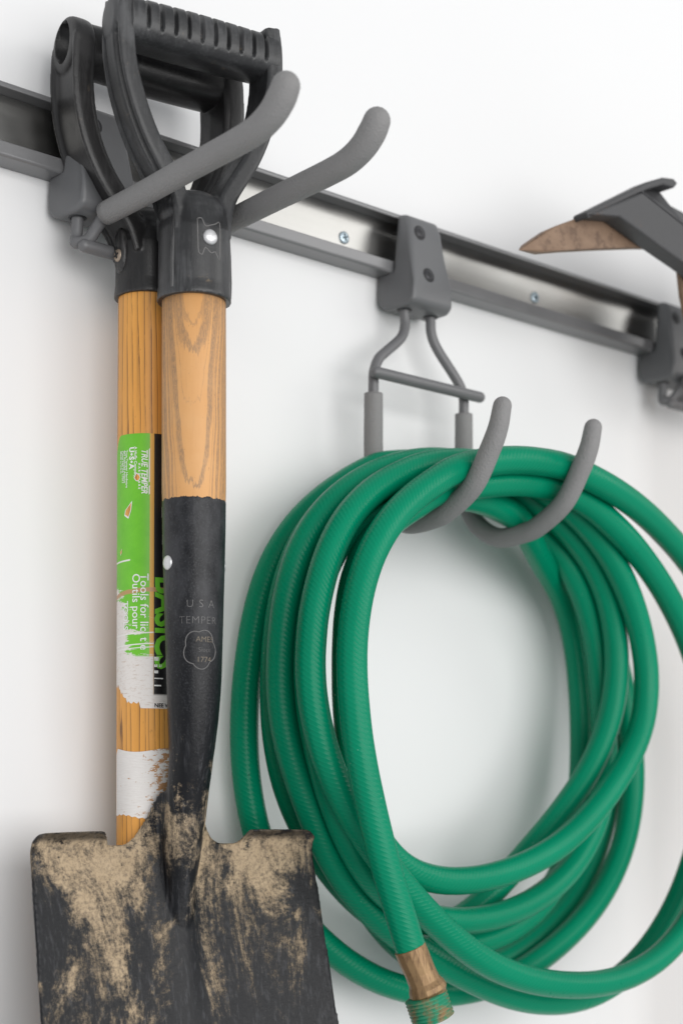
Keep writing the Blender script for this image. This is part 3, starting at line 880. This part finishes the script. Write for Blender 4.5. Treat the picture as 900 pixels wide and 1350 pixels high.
rads = [lerp_list([r for z, y, r in SOCK], i / (len(path) - 1)) for i in range(len(path))]
sweep(bm, path, lambda i, t: circ(rads[i], 40), ref=Vector((0, 1, 0)))
bmesh.ops.recalc_face_normals(bm, faces=bm.faces)
blade = mesh_bm("blade", bm, M['steel'], shov)
remesh(blade, .00105, 2)
# rivet through the socket
for s in (-1, 1):
    bm = bmesh.new(); lathe(bm, [(.0042, -.003), (.0042, .0004), (.0036, .0013), (.0020, .0019), (.0, .0020)], 28, along((s * .0166, -.0015, .1300), (s, -.1, 0)))
    mesh_bm("rivet", bm, M['rivet'], shov)
# stamped writing on the socket, faint raised edges
def sock_r(z): return sock_at(z)[1] + .00012
def sock_c(z): return (0, sock_at(z)[0])
def stamp(body, size, z, deg, mat=M['stamp'], **k):
    return wrap_text("stamped_lettering", body, blade, mat, size, z, VIEW1 + radians(deg), sock_r, False, zfun=sock_c, centre=True, **k)
stamp("U S A", .0062, .1045, 14, spacing=1.15, offset=-.00012)
stamp("TEMPER", .0060, .0955, 9, offset=-.00015, spacing=1.1)
stamp("AMES", .0044, .0855, 22, M['dirtstamp'], offset=-.00008)
stamp("Since", .0036, .0800, 22, offset=-.00008)
stamp("1774", .0044, .0743, 22, M['dirtstamp'], offset=-.00006)
bm = bmesh.new()
pts = []
for i in range(73):
    a = 2 * pi * i / 72
    rr = .90 + .17 * abs(cos(2.5 * a + .5))
    th = VIEW1 + radians(13 + 33 * cos(a) * rr); z = .0815 + .0104 * sin(a) * rr
    y0, r0 = sock_at(z); pts.append(((r0 + .0000) * sin(th), y0 - (r0 + .0000) * cos(th), z))
tube(bm, pts, .00032, 6, 1); mesh_bm("stamped_badge", bm, M['stamp'], blade)

# ------------------------------------------------------------------ garden hose
HOSE = [(6424,-1384,-915),(6392,-1371,-812),(6361,-1359,-710),(6330,-1347,-608),(6299,-1335,-506),(6271,-1322,-405),(6245,-1310,-303),(6220,-1299,-200),
(6198,-1287,-98),(6177,-1276,5),(6158,-1264,108),(6142,-1253,211),(6129,-1242,314),(6121,-1231,418),(6116,-1221,523),(6115,-1210,628),(6119,-1199,734),
(6129,-1188,841),(6146,-1178,948),(6171,-1168,1055),(6203,-1159,1163),(6244,-1151,1270),(6295,-1144,1377),(6359,-1138,1481),(6437,-1132,1583),
(6530,-1127,1680),(6638,-1123,1772),(6758,-1119,1859),(6888,-1119,1940),(7022,-1119,2017),(7175,-1116,2075),(7334,-1121,2116),(7487,-1134,2148),
(7637,-1152,2167),(7787,-1171,2174),(7936,-1188,2173),(8088,-1207,2155),(8244,-1225,2119),(8411,-1226,2083),(8589,-1214,2042),(8772,-1195,1993),
(8956,-1171,1935),(9135,-1146,1868),(9308,-1123,1794),(9472,-1102,1711),(9622,-1085,1619),(9754,-1071,1518),(9866,-1061,1408),(9958,-1055,1290),
(10030,-1052,1166),(10085,-1053,1037),(10123,-1056,905),(10145,-1063,770),(10151,-1071,633),(10142,-1082,496),(10118,-1094,358),(10081,-1107,222),
(10033,-1120,86),(9975,-1134,-47),(9909,-1147,-179),(9835,-1159,-308),(9753,-1171,-434),(9665,-1181,-556),(9570,-1189,-675),(9467,-1196,-788),
(9354,-1200,-895),(9229,-1203,-993),(9090,-1204,-1079),(8936,-1204,-1150),(8771,-1201,-1203),(8598,-1197,-1239),(8420,-1191,-1257),(8242,-1184,-1259),
(8067,-1176,-1247),(7896,-1167,-1225),(7733,-1158,-1193),(7577,-1147,-1150),(7432,-1137,-1098),(7296,-1127,-1035),(7171,-1116,-963),(7055,-1106,-886),
(6945,-1097,-805),(6842,-1088,-722),(6745,-1079,-636),(6652,-1070,-549),(6564,-1062,-460),(6481,-1055,-371),(6402,-1047,-281),(6329,-1039,-189),
(6262,-1031,-95),(6202,-1023,0),(6150,-1015,97),(6105,-1007,196),(6069,-999,297),(6040,-991,399),(6018,-984,503),(6005,-976,607),(6001,-969,713),
(6006,-962,820),(6019,-956,927),(6038,-949,1035),(6065,-944,1143),(6100,-938,1251),(6143,-932,1359),(6196,-926,1466),(6262,-920,1572),(6342,-914,1674),
(6439,-908,1770),(6551,-902,1858),(6679,-898,1937),(6819,-894,2006),(6971,-887,2070),(7128,-887,2116),(7286,-893,2144),(7452,-893,2162),(7620,-892,2166),
(7789,-888,2155),(7954,-886,2129),(8112,-888,2090),(8262,-892,2040),(8405,-897,1980),(8538,-904,1910),(8659,-912,1829),(8767,-920,1738),(8868,-922,1639),
(8961,-920,1532),(9046,-914,1421),(9122,-905,1304),(9186,-897,1183),(9234,-890,1058),(9264,-886,930),(9273,-884,799),(9260,-884,668),(9221,-887,539),
(9155,-892,413),(9065,-899,293),(8959,-906,177),(8842,-913,67),(8717,-921,-38),(8584,-928,-136),(8444,-935,-225),(8296,-940,-305),(8142,-943,-373),
(7981,-945,-429),(7819,-944,-474),(7656,-942,-507),(7494,-936,-530),(7335,-929,-540),(7181,-920,-536),(7036,-909,-515),(6905,-896,-475),(6793,-882,-414),
(6703,-868,-335),(6633,-854,-244),(6580,-840,-143),(6541,-828,-39),(6511,-817,69),(6488,-809,178),(6469,-803,287),(6455,-800,398),(6442,-801,508),
(6431,-804,618),(6422,-812,728),(6413,-822,838),(6406,-835,947),(6400,-851,1056),(6401,-869,1164),(6410,-888,1271),(6435,-907,1375),(6478,-925,1476),
(6544,-941,1571),(6632,-952,1660),(6742,-960,1741),(6867,-966,1817),(6994,-969,1894),(7141,-974,1957),(7301,-988,1983),(7454,-1001,2012),(7607,-1018,2038),
(7764,-1034,2056),(7924,-1048,2061),(8085,-1060,2054),(8242,-1070,2030),(8391,-1076,1986),(8531,-1084,1926),(8667,-1089,1855),(8806,-1089,1778),
(8957,-1071,1697),(9111,-1046,1612),(9262,-1019,1520),(9405,-992,1421),(9539,-966,1316),(9660,-943,1205),(9768,-924,1087),(9861,-908,965),(9938,-895,838),
(10000,-885,707),(10046,-878,573),(10075,-873,437),(10085,-869,300),(10077,-867,162),(10052,-867,25),(10012,-867,-110),(9961,-869,-244),(9902,-871,-376),
(9833,-873,-505),(9756,-875,-631),(9668,-878,-752),(9569,-880,-868),(9457,-882,-978),(9334,-884,-1080),(9199,-885,-1173),(9053,-885,-1255),
(8895,-885,-1323),(8726,-884,-1372),(8549,-883,-1401),(8367,-880,-1409),(8186,-877,-1397),(8010,-872,-1370),(7842,-866,-1329),(7684,-859,-1277),
(7535,-850,-1218),(7394,-839,-1155),(7262,-825,-1090),(7137,-807,-1023),(7021,-786,-955),(6912,-762,-884),(6811,-740,-808),(6716,-721,-727),
(6626,-705,-640),(6543,-692,-550),(6469,-683,-454),(6403,-675,-355),(6346,-668,-253),(6295,-662,-150),(6247,-657,-46),(6202,-651,58),(6161,-646,163),
(6125,-640,268),(6096,-635,374),(6076,-630,481),(6065,-626,590),(6061,-623,699),(6064,-622,809),(6071,-621,919),(6083,-622,1029),(6098,-625,1139),
(6119,-631,1249),(6148,-638,1357),(6185,-647,1464),(6236,-658,1567),(6301,-669,1667),(6382,-679,1761),(6479,-689,1849),(6590,-697,1929),(6715,-704,2001),
(6852,-709,2064),(7000,-711,2116),(7154,-716,2156),(7315,-720,2182),(7481,-719,2193),(7649,-716,2189),(7815,-711,2168),(7974,-708,2134),(8126,-710,2087),
(8273,-714,2028),(8414,-719,1963),(8547,-725,1890),(8669,-734,1809),(8778,-743,1718),(8876,-744,1616),(8961,-742,1506),(9030,-737,1388),(9082,-731,1265),
(9119,-725,1138),(9138,-720,1008),(9140,-715,877),(9124,-711,746),(9092,-707,615),(9043,-702,487),(8981,-696,363),(8906,-688,243),(8821,-678,128),
(8727,-666,19),(8629,-651,-86),(8529,-634,-187),(8429,-614,-285),(8330,-591,-381),(8234,-566,-476),(8139,-539,-568),(8044,-511,-658),(7944,-481,-741),
(7836,-450,-814),(7717,-420,-869),(7588,-391,-900),(7453,-365,-903),(7317,-344,-877),(7184,-329,-826),(7058,-320,-756),(6940,-316,-673),(6832,-315,-584),
(6731,-316,-489),(6639,-319,-391),(6556,-322,-290),(6482,-326,-187),(6416,-330,-82),(6361,-334,25),(6317,-337,134),(6284,-340,245),(6260,-342,357),
(6244,-344,469),(6236,-346,582),(6233,-349,695),(6234,-351,809),(6240,-355,922),(6251,-360,1035),(6266,-366,1148),(6288,-373,1260),(6319,-382,1372),
(6359,-392,1481),(6411,-404,1588),(6477,-418,1690),(6556,-434,1785),(6648,-453,1872),(6753,-473,1948),(6869,-496,2013),(6995,-524,2064),(7136,-544,2102),
(7296,-546,2132),(7464,-544,2149),(7637,-540,2154),(7815,-533,2149),(7998,-519,2132),(8190,-493,2105),(8379,-464,2064),(8559,-440,2010),(8725,-422,1943),
(8876,-409,1864),(9012,-399,1775),(9133,-393,1676),(9239,-387,1567),(9333,-384,1452),(9415,-382,1332),(9484,-382,1206),(9542,-384,1077),(9588,-388,945),
(9625,-394,811),(9654,-403,675),(9676,-413,537),(9688,-423,399),(9689,-435,261),(9676,-447,122),(9648,-459,-16),(9606,-471,-153),(9548,-483,-286),
(9475,-493,-416),(9387,-502,-540),(9284,-511,-657),(9168,-518,-767),(9039,-523,-868),(8900,-527,-959),(8753,-529,-1042),(8601,-530,-1116),
(8446,-529,-1182),(8289,-525,-1238),(8129,-519,-1282),(7967,-510,-1312),(7806,-498,-1328),(7649,-482,-1331),(7498,-463,-1319),(7352,-441,-1294),
(7214,-418,-1256),(7083,-394,-1207),(6960,-371,-1147),(6845,-349,-1079),(6739,-328,-1003),(6640,-309,-921),(6549,-291,-833),(6467,-275,-740),
(6394,-260,-643),(6331,-247,-542),(6278,-235,-438),(6234,-225,-330),(6199,-215,-221),(6171,-207,-110),(6151,-199,3),(6137,-192,115),(6129,-186,229),
(6127,-181,343),(6130,-177,457),(6137,-174,572),(6148,-172,686),(6163,-172,801),(6180,-173,915),(6200,-176,1029),(6224,-181,1143),(6253,-189,1256),
(6290,-198,1368),(6337,-208,1477),(6395,-221,1583),(6465,-235,1685),(6547,-250,1782),(6639,-269,1872),(6738,-291,1955),(6845,-315,2032),(6956,-346,2104),
(7088,-388,2173),(7239,-395,2209),(7389,-391,2235),(7555,-394,2254),(7727,-393,2261),(7912,-396,2261),(8103,-379,2243),(8284,-342,2203),(8468,-314,2155),
(8642,-290,2094),(8800,-269,2020),(8942,-252,1932),(9069,-239,1834),(9183,-228,1728),(9286,-219,1615),(9378,-212,1496),(9460,-207,1373),(9531,-204,1246),
(9589,-204,1115),(9635,-205,981),(9669,-208,844),(9693,-212,705),(9708,-218,565),(9711,-224,424),(9704,-230,283),(9683,-237,142),(9648,-244,3),
(9598,-251,-133),(9537,-257,-268),(9466,-263,-400),(9385,-270,-527),(9290,-276,-648),(9177,-283,-760),(9046,-291,-862),(8900,-298,-953),(8742,-307,-1033),
(8574,-317,-1101),(8398,-328,-1155),(8213,-341,-1192),(8023,-356,-1208),(7831,-373,-1201),(7643,-393,-1168),(7466,-416,-1113),(7305,-438,-1038),
(7162,-459,-950),(7036,-478,-854),(6924,-494,-753),(6823,-507,-651),(6732,-518,-547),(6647,-526,-444),(6570,-532,-341),(6500,-536,-237),(6438,-538,-132),
(6386,-539,-26),(6343,-540,82),(6310,-539,191),(6284,-539,301),(6266,-539,411),(6253,-538,523),(6245,-539,634),(6242,-539,746),(6244,-541,857),
(6250,-543,969),(6260,-547,1081),(6277,-553,1193),(6302,-559,1303),(6339,-568,1411),(6391,-578,1516),(6462,-588,1614),(6552,-599,1704),(6659,-610,1784),
(6783,-620,1851),(6920,-629,1905),(7065,-637,1944),(7217,-646,1976),(7377,-652,2001),(7546,-653,2011),(7727,-642,2007),(7918,-618,1989),(8115,-585,1961),
(8305,-557,1926),(8482,-537,1879),(8630,-536,1814),(8729,-562,1720),(8815,-575,1612),(8906,-571,1503),(8989,-562,1388),(9059,-553,1267),(9114,-544,1142),
(9154,-538,1013),(9182,-535,881),(9201,-536,748),(9212,-539,614),(9217,-546,480),(9213,-554,345),(9198,-565,211),(9165,-578,78),(9112,-593,-53),
(9037,-609,-179),(8940,-627,-299),(8822,-646,-410),(8685,-667,-511),(8530,-688,-599),(8360,-710,-673),(8179,-733,-731),(7989,-755,-774),(7795,-778,-801),
(7602,-800,-813),(7411,-821,-811),(7227,-840,-794),(7054,-856,-761),(6898,-869,-711),(6761,-876,-647),(6647,-879,-569),(6552,-877,-481),(6475,-873,-387),
(6410,-867,-288),(6354,-860,-187),(6307,-853,-85),(6266,-845,18),(6231,-838,123),(6201,-830,228),(6176,-822,334),(6155,-815,441),(6140,-808,548),
(6132,-803,656),(6132,-798,764),(6139,-794,874),(6153,-791,983),(6173,-788,1093),(6201,-787,1203),(6240,-785,1311),(6295,-784,1417),(6368,-782,1517),
(6461,-782,1608),(6574,-783,1688),(6702,-786,1757),(6841,-790,1815),(6985,-797,1869),(7135,-806,1914),(7288,-817,1937),(7442,-825,1951),(7601,-825,1948),
(7768,-810,1930),(7952,-777,1908),(8151,-710,1841),(8354,-618,1750),(8576,-503,1668),(8799,-397,1591),(8966,-336,1497),(9089,-294,1387),(9172,-270,1265),
(9223,-261,1135),(9253,-260,1001),(9268,-264,865),(9272,-273,728),(9268,-284,590),(9255,-298,452),(9234,-315,315),(9204,-334,177),(9166,-355,41),
(9117,-378,-93),(9056,-401,-225),(8980,-425,-353),(8888,-448,-475),(8780,-470,-591),(8654,-491,-695),(8510,-512,-787),(8350,-531,-864),(8177,-549,-924),
(7996,-566,-967),(7810,-582,-993),(7623,-598,-1005),(7438,-613,-1003),(7255,-627,-994),(7164,-635,-987)]
HP = [Vector((a * 1e-4, b * 1e-4, c * 1e-4)) for a, b, c in HOSE]
gh = empty("garden_hose", (HP[0].x, HP[0].y, HP[0].z))
tag(gh, "coiled green vinyl garden hose with brass end hanging from the middle hook", "hose")
org = HP[0].copy()
path = catmull([p - org for p in HP], 2)
HR = .0090
def hose_prof(i, t):
    return [((HR * (1 + .010 * cos(9 * a))) * cos(a), (HR * (1 + .010 * cos(9 * a))) * sin(a)) for a in (2 * pi * j / 36 for j in range(36))]
bm = bmesh.new(); sweep(bm, path, hose_prof, uv=True)
mesh_bm("hose", bm, M['hose'], gh)
# brass ferrule and male thread
d = (path[0] - path[2]).normalized()
d = (d + Vector((.10, -.05, 0))).normalized()
mtx = along(Vector((0, 0, 0)) - d * .004, d)
bm = bmesh.new()
lathe(bm, [(.0088, 0), (.0096, .0002), (.0096, .006), (.0093, .016), (.0096, .022), (.0112, .0255), (.0118, .0285), (.0105, .0300), (.0105, .031)], 14, mtx)
fo = mesh_bm("brass_ferrule", bm, M['brass'], gh, False); bevel(fo, .0006, 2, 15)
bm = bmesh.new(); prof = [(.0085, .0295)]
z = .0300
for k in range(7):
    prof += [(.0113, z), (.0129, z + .0009), (.0129, z + .0013), (.0113, z + .0021)]; z += .0022
prof += [(.0108, z), (.0085, z), (.0083, z - .010)]
lathe(bm, prof, 40, mtx @ Matrix.Rotation(radians(5), 4, 'X'))
mesh_bm("male_thread", bm, M['thread'], gh)

# ------------------------------------------------------------------ mattock at the right edge
mt_ = empty("mattock", (1.0, -.11, .36))
tag(mt_, "black iron mattock with rusty brown pointed blade above the rail at right edge", "mattock")
MO = Vector((1.0, -.11, .36))
def plate(name, front, back, mat, parent, bev=.0008):
    """front/back: matching outlines (x, p, z)"""
    bm = bmesh.new()
    a = [bm.verts.new(Vector((x, -p, z)) - MO) for x, p, z in front]; b = [bm.verts.new(Vector((x, -p, z)) - MO) for x, p, z in back]
    bm.faces.new(a); bm.faces.new(b[::-1])
    for i in range(len(a)):
        k = (i + 1) % len(a); bm.faces.new((a[k], a[i], b[i], b[k]))
    bmesh.ops.triangulate(bm, faces=[f for f in bm.faces if len(f.verts) > 4])
    o = mesh_bm(name, bm, mat, parent, False)
    if bev: bevel(o, bev, 2, 30)
    return o
def pl(pts, pf, pb): return [(x, pf if not isinstance(pf, list) else pf[i], z) for i, (x, z) in enumerate(pts)], [(x, pb if not isinstance(pb, list) else pb[i], z) for i, (x, z) in enumerate(pts)]
bl = [(.7768, .3589), (.7825, .3640), (.7895, .3690), (.8020, .3775), (.8162, .3850), (.8399, .3963), (.8602, .4034), (.8784, .4062), (.9023, .4080), (.9500, .4000), (.9500, .3990), (.9268, .3945), (.9000, .3885), (.8600, .3785), (.8200, .3680), (.7960, .3612)]
plate("pointed_blade", *pl(bl, [.1005] + [.1035] * 15, [.0995] + [.0965] * 15), M['rust'], mt_, .0007)
plate("head", *pl([(.8290, .3905), (.8846, .4190), (.9352, .4070), (1.055, .3960), (1.055, .3640), (.9909, .3676), (.9352, .3804), (.9069, .3859), (.8596, .3963)], .1180, .1040), M['iron'], mt_, .0012)
plate("head_shoulder", [(.8846, .1180, .4195), (.9352, .1180, .4075), (1.055, .1180, .3965), (1.055, .1020, .4180), (.9352, .1010, .4285), (.9230, .1010, .4365), (.9017, .1010, .4330)],
      [(.8846, .0985, .4195), (.9352, .0985, .4075), (1.055, .0985, .3965), (1.055, .0985, .4180), (.9352, .0985, .4285), (.9230, .0985, .4365), (.9017, .0985, .4330)], M['iron'], mt_, .0010)
plate("flange", *pl([(.8285, .3930), (.8936, .4298), (.9120, .4378), (.9240, .4400), (.9290, .4380), (.9250, .4335), (.9120, .4325), (.8950, .4250), (.8300, .3888)], .1150, .1020), M['iron'], mt_, .0012)
plate("short_blade", *pl([(.9484, .3905), (.9837, .3850), (1.0126, .3326), (.9900, .3200), (.9720, .3300), (.9603, .3452), (.9529, .3660)], .1020, .0975), M['rust'], mt_, .0008)
bm = bmesh.new(); lathe(bm, [(.0205, -.035), (.0230, -.030), (.0240, .0), (.0230, .030), (.0205, .035), (.0175, .0351)], 40, Matrix.Translation(Vector((1.0755, -.108, .395)) - MO))
mesh_bm("eye_collar", bm, M['iron'], mt_)
bm = bmesh.new(); lathe(bm, [(.0165, -.70), (.0165, .04), (.0150, .046), (.0, .047)], 40, Matrix.Translation(Vector((1.0755, -.108, .395)) - MO))
mesh_bm("wooden_handle", bm, M['wood2'], mt_)
